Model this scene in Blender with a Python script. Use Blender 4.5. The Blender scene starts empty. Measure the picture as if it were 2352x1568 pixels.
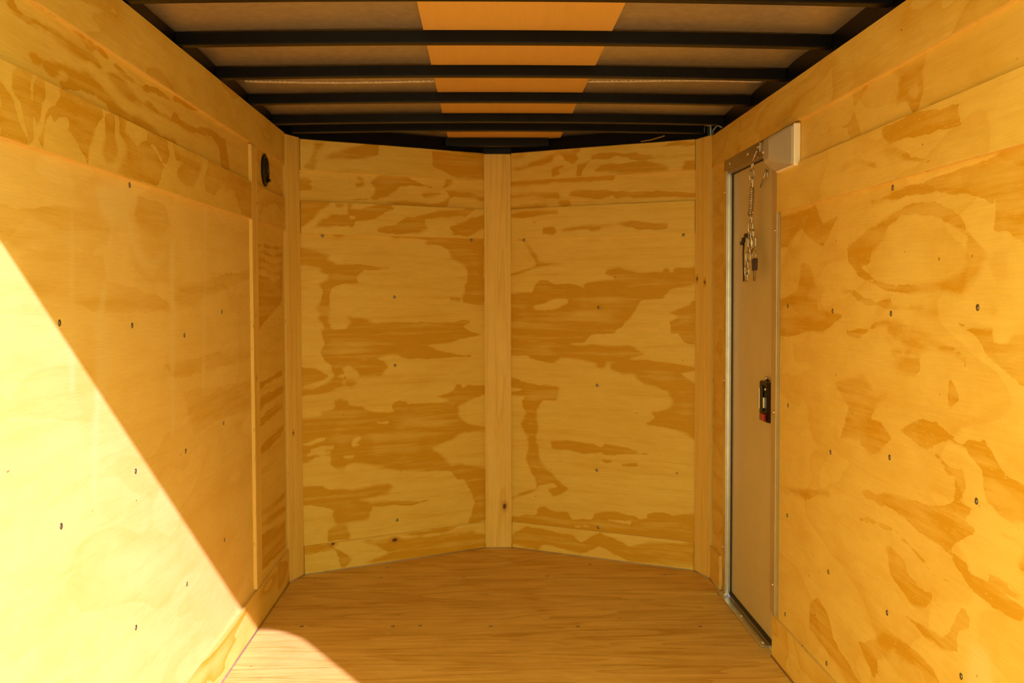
import bpy, bmesh, math, json, random
import numpy as np
from mathutils import Matrix, Vector
random.seed(4)
SC = bpy.context.scene
COL = SC.collection

# ---------------------------------------------------------------- camera
YAW, PITCH, ROLL = math.radians(1.6086), math.radians(-2.1458), math.radians(-0.1938)
fwd = Vector((math.sin(YAW)*math.cos(PITCH), math.cos(YAW)*math.cos(PITCH), math.sin(PITCH)))
rgt = Vector((math.cos(YAW), -math.sin(YAW), 0)); upv = rgt.cross(fwd)
rr = math.cos(ROLL)*rgt + math.sin(ROLL)*upv; uu = -math.sin(ROLL)*rgt + math.cos(ROLL)*upv
cd = bpy.data.cameras.new('camera'); cam = bpy.data.objects.new('camera', cd); COL.objects.link(cam)
cd.sensor_width = 36; cd.lens = 35; cd.shift_y = -19.18/2352
cd.clip_start = .02
cd.dof.use_dof = True; cd.dof.focus_distance = 2.3; cd.dof.aperture_fstop = 6.3
M = Matrix((rr, uu, -fwd)).transposed().to_4x4(); M.translation = (-.0646, 0, 1.1907)
cam.matrix_world = M
SC.camera = cam

# ---------------------------------------------------------------- light and exposure
w = bpy.data.worlds.new('sky'); SC.world = w; w.use_nodes = True
bg = w.node_tree.nodes['Background']; bg.inputs[0].default_value = (1, .985, .44, 1); bg.inputs[1].default_value = 3.85
sl = bpy.data.lights.new('sun', 'SUN'); sl.energy = 10.2; sl.angle = math.radians(.53); sl.color = (1, .75, 1.25)
so = bpy.data.objects.new('sun', sl); COL.objects.link(so); so.location = (6, -6, 8)
so.rotation_euler = Vector((-.596, 1, -.71)).to_track_quat('-Z', 'Y').to_euler()
SC.view_settings.view_transform = 'Standard'; SC.view_settings.look = 'None'
SC.view_settings.gamma = 1; SC.view_settings.use_curve_mapping = False
SC.view_settings.exposure = 0.0
SC.cycles.max_bounces = 16; SC.cycles.diffuse_bounces = 10; SC.cycles.glossy_bounces = 6
SC.cycles.caustics_reflective = False; SC.cycles.caustics_refractive = False

# wood figure traced on the sheets: panel -> [sign, [[u mm, v mm], ...]] (1 dark latewood patch, -1 pale island)
FIG = json.loads('''{"VL_band":[[1,[[-8,1696],[36,1694],[55,1678],[41,1670],[57,1658],[52,1646],[-9,1638]]],[1,[[255,1717],[284,1716],[295,1703],[289,1693],[261,1696]]],[1,[[255,1682],[295,1688],[295,1673],[278,1664],[257,1666]]],[1,[[319,1688],[360,1723],[438,1733],[492,1731],[522,1713],[578,1696],[615,1692],[647,1672],[621,1679],[572,1682],[522,1687],[461,1683],[455,1670],[425,1650],[401,1632],[341,1617],[214,1608],[318,1620],[353,1643],[348,1662],[336,1678]]],[1,[[571,1654],[621,1662],[666,1667],[669,1653],[640,1643],[577,1637]]],[1,[[691,1728],[727,1727],[726,1707],[697,1691],[659,1672],[688,1697]]],[1,[[685,1674],[729,1673],[807,1668],[893,1655],[893,1632],[866,1634],[840,1647],[742,1645],[716,1638],[707,1612],[678,1588],[461,1585],[401,1602],[491,1611],[615,1605],[665,1616],[691,1631],[710,1652]]]],"VL_top":[[1,[[70,1843],[115,1854],[86,1813],[58,1774],[75,1764],[63,1732],[14,1734],[36,1757],[59,1790]]],[1,[[142,1801],[227,1828],[320,1862],[361,1854],[355,1810],[296,1790],[198,1786],[114,1778]]],[1,[[616,1845],[776,1856],[894,1852],[893,1728],[743,1734],[622,1778]]]],"VL_mid":[[1,[[-9,1607],[134,1606],[129,1582],[89,1559],[61,1531],[17,1493],[-10,1481]]],[1,[[157,1594],[196,1590],[193,1568],[156,1570]]],[1,[[208,1607],[237,1605],[225,1564],[271,1566],[300,1584],[401,1599],[430,1578],[364,1553],[341,1536],[294,1521],[247,1516],[241,1489],[224,1486],[213,1499],[72,1481],[50,1481],[100,1517],[139,1539],[207,1542],[224,1525],[247,1527],[247,1544],[216,1542]]],[1,[[352,1487],[436,1512],[491,1544],[583,1556],[646,1581],[840,1595],[793,1564],[677,1551],[583,1539],[577,1522],[589,1495],[545,1474],[447,1468],[352,1471]]],[1,[[696,1501],[774,1529],[892,1571],[892,1510],[806,1467],[677,1466],[735,1482]]]],"VL_main":[[1,[[138,1454],[184,1474],[212,1473],[195,1455],[172,1451]]],[1,[[253,1476],[364,1477],[521,1476],[696,1475],[892,1472],[890,1148],[864,1145],[778,1160],[785,1218],[785,1241],[805,1259],[802,1322],[766,1345],[721,1364],[702,1401],[670,1418],[582,1427],[620,1439],[520,1451],[423,1450],[399,1464],[317,1469]]],[1,[[-11,1395],[71,1386],[132,1365],[120,1347],[165,1331],[292,1330],[410,1323],[410,1309],[292,1303],[239,1278],[262,1248],[193,1246],[142,1231],[130,1191],[129,1132],[123,1078],[151,1029],[106,1030],[101,1074],[84,1090],[84,1117],[65,1135],[88,1159],[91,1181],[99,1213],[83,1242],[125,1261],[125,1285],[86,1295],[103,1309],[70,1322],[-12,1329]]],[1,[[713,1181],[759,1178],[762,1166],[713,1169]]],[1,[[214,1099],[301,1092],[336,1075],[456,1079],[824,1073],[771,1056],[803,1009],[196,1023],[208,1061],[231,1082]]],[1,[[93,1049],[782,1036],[874,1012],[749,985],[587,968],[667,936],[831,909],[508,906],[446,929],[340,919],[400,881],[369,840],[265,838],[250,873],[214,890],[184,876],[192,855],[152,846],[134,871],[134,895],[110,916],[85,948],[103,988]]],[1,[[-20,894],[77,880],[127,847],[91,829],[-21,804]]],[1,[[-22,790],[62,793],[112,817],[155,843],[191,834],[184,804],[83,775],[-22,767]]],[1,[[191,834],[250,818],[227,795],[198,806]]],[1,[[-23,669],[75,676],[96,692],[150,706],[151,740],[176,744],[205,734],[212,716],[278,706],[289,687],[353,676],[429,673],[410,704],[437,720],[483,718],[499,708],[601,707],[698,709],[625,731],[731,755],[735,780],[764,779],[772,760],[797,774],[898,773],[898,728],[747,684],[747,633],[796,593],[897,578],[897,548],[779,557],[705,526],[608,497],[664,456],[712,407],[762,412],[795,396],[896,380],[895,124],[806,134],[836,224],[815,271],[782,334],[745,338],[712,378],[631,396],[457,405],[396,422],[298,445],[239,464],[202,457],[187,437],[155,440],[130,463],[126,494],[94,504],[52,501],[31,479],[-25,482]]],[-1,[[4,559],[67,575],[102,582],[102,572],[67,564],[38,551]]],[-1,[[38,536],[81,543],[145,544],[138,531],[102,524],[123,515],[80,505],[10,508],[31,523]]],[-1,[[218,546],[236,575],[266,570],[262,560],[247,550],[276,537],[232,528]]],[-1,[[337,635],[398,633],[394,624],[345,626]]],[-1,[[188,493],[235,492],[224,482],[191,487]]],[1,[[-26,379],[93,374],[114,358],[216,347],[395,354],[426,337],[395,308],[334,304],[259,301],[311,274],[503,261],[622,259],[518,241],[319,263],[303,198],[199,196],[213,124],[112,127],[112,186],[145,199],[131,246],[149,261],[78,286],[-27,305]]]],"VL_kick":[[1,[[-2,125],[112,120],[169,81],[220,40],[183,3],[161,13],[161,55],[133,93],[5,83]]],[1,[[455,119],[581,121],[727,122],[661,104],[517,107]]],[1,[[272,110],[393,108],[470,99],[661,89],[810,85],[895,67],[894,-1],[501,1],[271,11],[393,44]]]],"VR_top":[[1,[[-9,1841],[69,1847],[63,1833],[-9,1832]]],[1,[[-9,1780],[82,1789],[114,1810],[191,1831],[247,1844],[358,1850],[328,1824],[340,1809],[315,1790],[278,1802],[272,1825],[247,1835],[222,1828],[210,1801],[165,1792],[95,1782],[43,1771],[-9,1771]]],[1,[[216,1775],[266,1783],[272,1774],[247,1765],[247,1745],[216,1735]]],[1,[[334,1740],[346,1773],[377,1787],[413,1799],[401,1817],[437,1825],[532,1819],[620,1815],[620,1807],[706,1796],[889,1792],[889,1781],[779,1782],[706,1783],[591,1787],[579,1796],[532,1805],[485,1797],[425,1798],[395,1789],[383,1776],[358,1747],[364,1727],[340,1728]]],[1,[[422,1748],[461,1774],[532,1772],[649,1774],[706,1769],[762,1752],[768,1730],[706,1726],[567,1729],[449,1738]]],[1,[[840,1766],[890,1765],[890,1723],[829,1729]]],[1,[[694,1843],[762,1846],[889,1845],[889,1829],[790,1833],[706,1833]]]],"VR_band":[[1,[[-9,1725],[63,1731],[165,1730],[291,1728],[509,1724],[509,1705],[425,1704],[228,1709],[184,1700],[-9,1702]]],[1,[[-9,1664],[101,1670],[222,1661],[241,1652],[241,1638],[197,1647],[88,1649],[-9,1649]]],[1,[[291,1641],[303,1657],[352,1666],[473,1661],[591,1648],[706,1645],[818,1631],[890,1625],[890,1607],[818,1618],[706,1620],[620,1619],[556,1628],[521,1624],[506,1636],[485,1629],[425,1622],[377,1634],[328,1639]]],[1,[[241,1620],[253,1626],[297,1624],[297,1604],[278,1593],[247,1600]]],[1,[[-10,1609],[133,1611],[184,1603],[165,1590],[-10,1586]]]],"VR_mid":[[1,[[-10,1571],[101,1578],[241,1581],[241,1564],[120,1557],[-10,1553]]],[1,[[104,1535],[133,1539],[139,1522],[114,1517]]],[1,[[165,1507],[225,1505],[234,1479],[215,1468],[165,1475]]],[1,[[265,1486],[352,1500],[503,1514],[620,1516],[763,1500],[763,1478],[626,1480],[620,1485],[591,1496],[521,1502],[461,1496],[437,1481],[407,1479],[389,1493],[327,1490]]]],"VR_main":[[1,[[-10,1463],[68,1446],[88,1437],[100,1408],[126,1379],[139,1344],[196,1343],[253,1336],[164,1332],[126,1324],[100,1313],[-11,1279],[-11,1297],[113,1321],[132,1332],[107,1379],[81,1420],[55,1447]]],[1,[[-11,1201],[106,1204],[119,1240],[145,1260],[183,1267],[221,1242],[327,1241],[352,1230],[382,1224],[364,1241],[425,1257],[509,1268],[467,1290],[479,1307],[533,1309],[591,1297],[661,1288],[735,1289],[744,1308],[763,1308],[769,1289],[786,1289],[797,1313],[891,1317],[891,1239],[764,1213],[735,1176],[638,1170],[592,1098],[509,1020],[-12,1012]]],[-1,[[112,1142],[240,1182],[302,1176],[277,1148],[215,1125],[125,1127]]],[1,[[764,1116],[820,1140],[864,1151],[864,1165],[892,1173],[892,1025],[775,1024],[770,1073],[798,1100]]],[1,[[-7,1033],[418,1038],[372,980],[246,964],[585,970],[651,930],[585,907],[673,906],[901,881],[901,868],[817,851],[901,807],[902,558],[825,598],[768,608],[666,627],[703,653],[684,676],[775,698],[782,733],[760,774],[695,795],[644,804],[607,824],[614,839],[555,837],[502,859],[495,880],[517,888],[479,894],[457,865],[430,871],[430,885],[356,901],[294,907],[246,909],[214,883],[166,881],[92,902],[92,916],[-7,914]]],[1,[[795,1043],[900,1044],[901,973],[831,985]]],[1,[[-8,802],[76,790],[133,774],[246,778],[230,708],[157,701],[124,659],[132,586],[124,511],[140,438],[205,369],[245,329],[293,303],[213,260],[180,286],[189,302],[237,302],[213,319],[140,301],[123,281],[-10,225],[-10,247],[123,292],[115,340],[91,383],[70,426],[87,479],[83,523],[46,588],[71,642],[50,693],[59,715],[-8,724],[-8,739],[51,752],[-8,761]]],[1,[[201,516],[277,525],[403,518],[449,503],[472,523],[525,519],[630,498],[732,491],[732,481],[630,484],[464,472],[449,486],[356,472],[309,487],[205,483]]],[1,[[457,450],[502,446],[479,438]]],[1,[[540,437],[622,446],[622,431],[555,428]]],[1,[[-10,149],[123,166],[131,200],[164,214],[213,193],[285,193],[308,162],[402,175],[418,199],[449,212],[540,218],[608,214],[630,198],[667,209],[667,227],[747,241],[783,231],[903,246],[904,109],[-10,111]]],[-1,[[464,182],[593,184],[593,168],[525,170]]],[-1,[[316,134],[395,146],[402,136],[324,125]]]],"VR_kick":[[1,[[-10,58],[73,105],[212,101],[316,94],[356,69],[449,122],[540,96],[585,73],[674,104],[897,118],[897,12],[586,9],[449,57],[356,18],[180,34],[131,7],[-11,17]]]],"L_far":[[1,[[3652,1380],[3808,1391],[3948,1386],[4116,1397],[4115,1385],[3890,1374],[3754,1379],[3639,1369]]],[1,[[3638,1360],[3807,1364],[3946,1352],[4114,1366],[4114,1354],[3917,1339],[3779,1354],[3637,1348]]],[1,[[3636,1329],[3778,1334],[3915,1318],[4112,1330],[4111,1315],[3886,1305],[3751,1321],[3636,1317]]],[1,[[3635,1300],[3776,1306],[3914,1284],[4110,1299],[4103,1175],[3659,1063],[3632,1261],[3801,1267],[3941,1252],[4061,1263],[4062,1275],[3913,1278],[3749,1292],[3634,1289]]],[1,[[3635,872],[3862,881],[4086,889],[4085,870],[3777,859],[3634,849]]],[1,[[3632,809],[3830,824],[4098,824],[4096,792],[3773,783],[3629,770]]],[1,[[3627,736],[3826,759],[4095,767],[4093,741],[3824,723],[3638,706]]],[1,[[3651,634],[3804,650],[4097,661],[4096,640],[3871,610],[3671,608]]],[1,[[3658,397],[3834,389],[4107,384],[4105,363],[3904,369],[3657,379]]],[1,[[3656,355],[3902,341],[4116,324],[4115,303],[3901,319],[3655,337]]],[1,[[3654,313],[3829,296],[4113,266],[4106,156],[3646,178]]]],"L_main":[[1,[[1710,1356],[1781,1350],[1846,1357],[1953,1367],[2074,1374],[2162,1370],[2219,1354],[2248,1342],[2216,1307],[2197,1299],[2122,1284],[2004,1293],[1935,1287],[1777,1271],[1754,1289],[1707,1306]]],[1,[[1774,1269],[1935,1286],[2004,1291],[2122,1281],[2196,1284],[2212,1226],[2425,1209],[2614,1185],[2669,1154],[2249,1156],[2152,1161],[1983,1185],[1873,1190]]],[1,[[2413,1432],[2613,1431],[2666,1370],[2555,1333],[2432,1342],[2388,1383]]],[1,[[2602,1206],[3086,1250],[3550,1293],[3548,1258],[3084,1199],[2742,1162]]],[1,[[2592,1013],[2982,1020],[3534,1005],[3531,964],[2979,971],[2659,973]]],[1,[[2731,935],[3068,913],[3527,894],[3522,800],[3063,811],[2849,796]]],[1,[[1966,1236],[1986,1244],[2001,1235],[1985,1215],[1969,1223]]]],"L_smear":[[1,[[2156,1424],[2204,1444],[2305,1455],[2325,1439],[2402,1439],[2412,1412],[2355,1384],[2397,1324],[2453,1291],[2514,1285],[2566,1295],[2607,1301],[2526,1264],[2452,1258],[2383,1284],[2343,1360],[2258,1354],[2213,1248],[2189,1150],[2234,1056],[2190,979],[2161,971],[2139,896],[2123,744],[2105,748],[2116,899],[2136,1027],[2142,1133],[2193,1222],[2238,1352],[2181,1377]]],[1,[[2650,1338],[2693,1340],[2666,822],[2638,825]]],[1,[[2987,1455],[3005,1457],[2958,913],[2932,915]]],[1,[[2023,1353],[2035,1354],[2022,1002],[2006,1004]]]],"L_band":[[1,[[1799,1719],[1813,1703],[1859,1702],[1930,1708],[1988,1711],[2043,1706],[2095,1703],[2143,1707],[2214,1691],[2307,1689],[2391,1679],[2453,1669],[2520,1674],[2559,1664],[2674,1661],[2697,1681],[2743,1682],[2850,1674],[3096,1702],[3234,1692],[3294,1592],[3181,1586],[3154,1663],[3065,1681],[2849,1654],[2685,1654],[2490,1656],[2355,1654],[2236,1673],[2142,1685],[2036,1681],[1940,1692],[1833,1687],[1774,1694],[1765,1709]]],[1,[[2026,1735],[2096,1733],[2201,1727],[2277,1719],[2358,1706],[2455,1702],[2484,1714],[2688,1716],[2722,1734],[2841,1732],[3012,1742],[2930,1727],[2816,1722],[2688,1710],[2571,1707],[2464,1694],[2358,1697],[2261,1710],[2186,1718],[2089,1727]]],[1,[[1856,1630],[1877,1639],[1899,1638],[1955,1642],[1991,1648],[2060,1656],[2127,1660],[2176,1657],[2219,1641],[2288,1629],[2354,1618],[2460,1622],[2556,1616],[2607,1604],[2705,1610],[2750,1592],[2596,1593],[2440,1590],[2311,1593],[2196,1617],[2111,1619],[2032,1606],[1995,1601],[1989,1612],[2027,1625],[2002,1636],[1978,1627],[1948,1616],[1909,1624],[1871,1620]]],[1,[[1725,1623],[1747,1622],[1738,1612],[1724,1608]]]],"L_mid":[[1,[[1764,1589],[1808,1599],[1843,1590],[1835,1568],[1841,1541],[1844,1504],[1848,1477],[1827,1469],[1804,1500],[1791,1536],[1767,1554]]],[1,[[1840,1569],[1854,1590],[1875,1597],[1896,1590],[1898,1566],[1878,1541],[1872,1523],[1854,1494],[1846,1491],[1850,1519],[1841,1550]]],[1,[[1721,1553],[1767,1536],[1784,1508],[1822,1463],[1717,1461]]],[1,[[1899,1540],[1958,1573],[1959,1593],[2032,1598],[2166,1598],[2187,1585],[2135,1543],[2105,1506],[2090,1464],[2052,1485],[2015,1510],[1985,1518],[2004,1534],[1992,1539],[1956,1537],[1932,1522],[1916,1533],[1899,1523],[1880,1465],[1859,1478],[1876,1500]]],[1,[[2187,1590],[2240,1594],[2246,1573],[2245,1544],[2259,1520],[2258,1500],[2234,1485],[2189,1479],[2164,1493],[2169,1513],[2184,1529],[2186,1562]]],[1,[[2271,1597],[2319,1594],[2310,1569],[2384,1545],[2439,1562],[2458,1568],[2533,1551],[2582,1525],[2529,1469],[2313,1466],[2257,1474],[2323,1509],[2316,1535],[2269,1551]]],[1,[[2450,1598],[2535,1596],[2606,1594],[2637,1566],[2603,1531],[2572,1530],[2524,1562],[2458,1568]]],[1,[[2659,1586],[2773,1592],[2871,1595],[2949,1587],[2894,1536],[2841,1500],[2745,1497],[2666,1515],[2748,1557],[2680,1555]]],[1,[[3004,1599],[3150,1598],[3311,1598],[3567,1598],[3559,1460],[3391,1469],[3308,1534],[3147,1534],[3056,1500],[2958,1498],[2946,1534]]]],"R_band":[[1,[[-2326,1710],[-2234,1711],[-2135,1712],[-2148,1691],[-2161,1673],[-2153,1636],[-2173,1604],[-2194,1595],[-2216,1609],[-2239,1632],[-2292,1634],[-2278,1655],[-2286,1676],[-2278,1687]]],[-1,[[-2232,1649],[-2189,1655],[-2167,1639],[-2188,1619],[-2224,1635]]],[1,[[-2752,1644],[-2623,1638],[-2573,1643],[-2564,1670],[-2534,1633],[-2505,1593],[-2582,1591],[-2613,1629],[-2740,1635]]],[1,[[-2575,1705],[-2435,1714],[-2480,1700],[-2554,1676]]]],"R_mid":[[1,[[-2323,1587],[-2124,1583],[-1968,1570],[-1950,1523],[-2090,1530],[-2306,1545],[-2363,1574]]],[1,[[-2329,1526],[-2274,1528],[-2184,1496],[-2088,1474],[-2037,1461],[-2101,1467],[-2198,1489],[-2282,1516],[-2321,1515]]],[1,[[-2641,1526],[-2503,1533],[-2387,1508],[-2353,1477],[-2412,1501],[-2503,1523],[-2610,1519]]]],"R_main":[[1,[[-2602,1315],[-2454,1353],[-2332,1380],[-2212,1392],[-2088,1392],[-1982,1351],[-1906,1294],[-1867,1266],[-1917,1217],[-1971,1191],[-2044,1198],[-2206,1193],[-2346,1199],[-2429,1220],[-2517,1234],[-2589,1279]]],[-1,[[-2495,1261],[-2452,1266],[-2431,1298],[-2350,1326],[-2331,1352],[-2256,1368],[-2168,1365],[-2071,1350],[-1996,1326],[-1953,1303],[-1956,1273],[-1945,1253],[-1979,1233],[-2044,1219],[-2131,1213],[-2216,1212],[-2318,1215],[-2408,1228],[-2462,1241]]],[1,[[-2499,1410],[-2352,1417],[-2204,1410],[-2088,1405],[-1991,1389],[-1949,1390],[-1876,1366],[-1851,1359],[-1839,1368],[-1837,1324],[-1846,1312],[-1795,1300],[-1738,1276],[-1722,1278],[-1728,1476],[-1847,1446],[-2014,1439],[-2170,1432],[-2352,1425]]],[1,[[-2636,1205],[-2539,1205],[-2493,1185],[-2407,1174],[-2317,1178],[-2302,1166],[-2197,1167],[-2097,1157],[-2020,1136],[-2035,1141],[-2121,1148],[-2205,1156],[-2306,1160],[-2406,1161],[-2493,1169],[-2562,1187]]],[1,[[-2621,1112],[-2572,1096],[-2491,1101],[-2405,1122],[-2345,1130],[-2268,1131],[-2178,1114],[-2079,1096],[-1996,1086],[-1946,1065],[-1942,1036],[-1960,1061],[-2040,1066],[-2136,1088],[-2195,1104],[-2268,1115],[-2344,1118],[-2426,1103],[-2513,1085],[-2596,1082]]],[1,[[-2016,1133],[-1949,1136],[-1941,1127],[-1844,1125],[-1837,1103],[-1807,1097],[-1784,1103],[-1772,1117],[-1717,1122],[-1714,1024],[-1836,1063],[-1874,1076],[-1914,1113],[-1990,1120]]],[1,[[-3005,1208],[-2975,1283],[-2898,1280],[-2837,1211],[-2926,1183]]],[1,[[-3221,1171],[-3005,1203],[-2836,1173],[-2821,1145],[-2621,1134],[-2684,1119],[-2777,1084],[-2908,1089],[-3051,1064],[-3218,1052]]],[1,[[-3227,1442],[-2857,1447],[-2785,1389],[-2666,1403],[-2783,1333],[-2855,1346],[-2977,1388],[-3108,1350],[-3224,1339]]],[1,[[-2334,1118],[-2268,1118],[-2187,1106],[-2136,1088],[-2079,1076],[-2160,1059],[-2220,1054],[-2257,1077],[-2324,1101]]],[1,[[-2304,1063],[-2248,1068],[-2247,1054],[-2304,1049]]],[1,[[-2303,1031],[-2220,1050],[-2160,1050],[-2150,1023],[-2193,1005],[-2265,1011],[-2312,1023]]],[1,[[-2680,952],[-2488,989],[-2422,958],[-2443,951],[-2340,949],[-2390,916],[-2484,825],[-2638,803],[-2579,895]]],[1,[[-2017,1027],[-1972,983],[-2000,953],[-2022,950]]],[1,[[-2508,693],[-2428,708],[-2263,720],[-2171,731],[-2102,734],[-1978,768],[-1920,766],[-1948,740],[-1899,727],[-1976,684],[-2012,661],[-2036,662],[-2135,671],[-2206,681],[-2282,688],[-2363,679],[-2450,678]]],[1,[[-2494,625],[-2404,640],[-2310,645],[-2223,638],[-2151,625],[-2091,603],[-2003,601],[-1958,577],[-1914,550],[-1921,534],[-1956,522],[-1970,499],[-1962,471],[-1984,459],[-2054,449],[-2111,447],[-2218,462],[-2120,467],[-2031,475],[-1978,518],[-1943,568],[-1980,588],[-2018,591],[-2090,592],[-2168,613],[-2242,629],[-2320,633],[-2426,623],[-2494,614]]],[1,[[-2159,917],[-2067,917],[-1952,887],[-2011,892],[-2140,863],[-2267,875]]],[1,[[-2140,863],[-2057,850],[-2017,820],[-1987,819],[-1978,771],[-1936,804],[-1951,839],[-2025,840],[-2089,855]]],[1,[[-1952,891],[-1870,913],[-1787,855],[-1706,849],[-1704,786],[-1755,777],[-1809,778],[-1841,784],[-1816,794],[-1854,797],[-1874,823],[-1869,854],[-1910,873]]],[1,[[-1833,743],[-1784,752],[-1725,741],[-1719,724],[-1741,712],[-1730,700],[-1701,699],[-1703,741],[-1754,749]]],[1,[[-1850,660],[-1812,664],[-1717,657],[-1739,647],[-1811,645],[-1843,649]]],[1,[[-2005,663],[-1917,658],[-1931,644],[-1863,646],[-1824,641],[-1716,636],[-1727,611],[-1829,600],[-1923,612],[-1967,638]]],[1,[[-2350,590],[-2299,599],[-2222,583],[-2203,561],[-2122,542],[-2081,551],[-2105,510],[-2165,498],[-2258,513],[-2297,530],[-2319,569]]],[1,[[-2498,300],[-2397,340],[-2314,393],[-2217,399],[-2076,392],[-2028,371],[-2100,342],[-2143,363],[-2234,353],[-2273,359],[-2312,324],[-2374,301],[-2362,267],[-2394,246]]],[1,[[-2877,284],[-2802,328],[-2715,296],[-2673,253],[-2460,199],[-2554,161],[-2784,199],[-2875,208]]],[1,[[-3193,564],[-2916,613],[-2809,629],[-2724,646],[-2616,616],[-2669,637],[-2794,622],[-2915,577],[-3101,571]]],[1,[[-2501,874],[-2368,887],[-2306,850],[-2366,812],[-2430,798],[-2487,810]]]],"R_smear":[[1,[[-1913,505],[-1859,521],[-1833,511],[-1812,463],[-1805,423],[-1937,368],[-1932,416]]]]}''')

# ---------------------------------------------------------------- materials
class NT:
    def __init__(s, name):
        s.m = bpy.data.materials.new(name); s.m.use_nodes = True; s.t = s.m.node_tree
        s.b = s.t.nodes['Principled BSDF']
    def n(s, typ, **k):
        x = s.t.nodes.new(typ)
        for a, v in k.items(): setattr(x, a, v)
        return x
    def set(s, sock, v):
        if hasattr(v, 'is_output') or isinstance(v, bpy.types.NodeSocket): s.t.links.new(v, sock)
        else: sock.default_value = v
    def math(s, op, a, b=0., c=0., clamp=False):
        x = s.n('ShaderNodeMath', operation=op, use_clamp=clamp)
        for i, v in enumerate((a, b, c)): s.set(x.inputs[i], v)
        return x.outputs[0]
    def vmul(s, a, v):
        x = s.n('ShaderNodeVectorMath', operation='MULTIPLY'); s.set(x.inputs[0], a); s.set(x.inputs[1], v); return x.outputs[0]
    def vadd(s, a, v):
        x = s.n('ShaderNodeVectorMath', operation='ADD'); s.set(x.inputs[0], a); s.set(x.inputs[1], v); return x.outputs[0]
    def noise(s, vec, detail=3, rough=.55, dist=0.):
        x = s.n('ShaderNodeTexNoise'); s.set(x.inputs['Vector'], vec); x.inputs['Scale'].default_value = 1
        x.inputs['Detail'].default_value = detail; x.inputs['Roughness'].default_value = rough; x.inputs['Distortion'].default_value = dist
        return x.outputs['Fac']
    def rng(s, v, a, b, c=0., d=1., smooth=False):
        x = s.n('ShaderNodeMapRange', interpolation_type='SMOOTHSTEP' if smooth else 'LINEAR')
        s.set(x.inputs['Value'], v)
        for k, q in zip(('From Min', 'From Max', 'To Min', 'To Max'), (a, b, c, d)): s.set(x.inputs[k], q)
        return x.outputs[0]
    def mix(s, f, a, b, mode='MIX'):
        x = s.n('ShaderNodeMix', data_type='RGBA', blend_type=mode); s.set(x.inputs[0], f)
        s.set(x.inputs[6], a if not isinstance(a, tuple) else (*a, 1)[:4]); s.set(x.inputs[7], b if not isinstance(b, tuple) else (*b, 1)[:4]); return x.outputs[2]
    def bump(s, h, strength, dist):
        x = s.n('ShaderNodeBump'); s.set(x.inputs['Height'], h); x.inputs['Strength'].default_value = strength; x.inputs['Distance'].default_value = dist
        s.t.links.new(x.outputs[0], s.b.inputs['Normal'])
    def out(s, col, rough, spec=.3, metal=0.):
        s.set(s.b.inputs['Base Color'], col if not isinstance(col, tuple) else (*col, 1)[:4]); s.set(s.b.inputs['Roughness'], rough)
        s.b.inputs['Specular IOR Level'].default_value = spec; s.b.inputs['Metallic'].default_value = metal
        return s.m

def objcoord(t, swap=False):
    tc = t.n('ShaderNodeTexCoord').outputs['Object']; rnd = t.n('ShaderNodeObjectInfo').outputs['Random']
    if swap:
        sp = t.n('ShaderNodeSeparateXYZ'); t.set(sp.inputs[0], tc); cb = t.n('ShaderNodeCombineXYZ')
        t.set(cb.inputs[0], sp.outputs[1]); t.set(cb.inputs[1], sp.outputs[0]); t.set(cb.inputs[2], sp.outputs[2]); tc = cb.outputs[0]
    cb = t.n('ShaderNodeCombineXYZ'); t.set(cb.inputs[0], t.math('MULTIPLY', rnd, 37.)); t.set(cb.inputs[1], t.math('MULTIPLY', rnd, 91.)); t.set(cb.inputs[2], t.math('MULTIPLY', rnd, 13.))
    return t.vadd(tc, cb.outputs[0])

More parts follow.
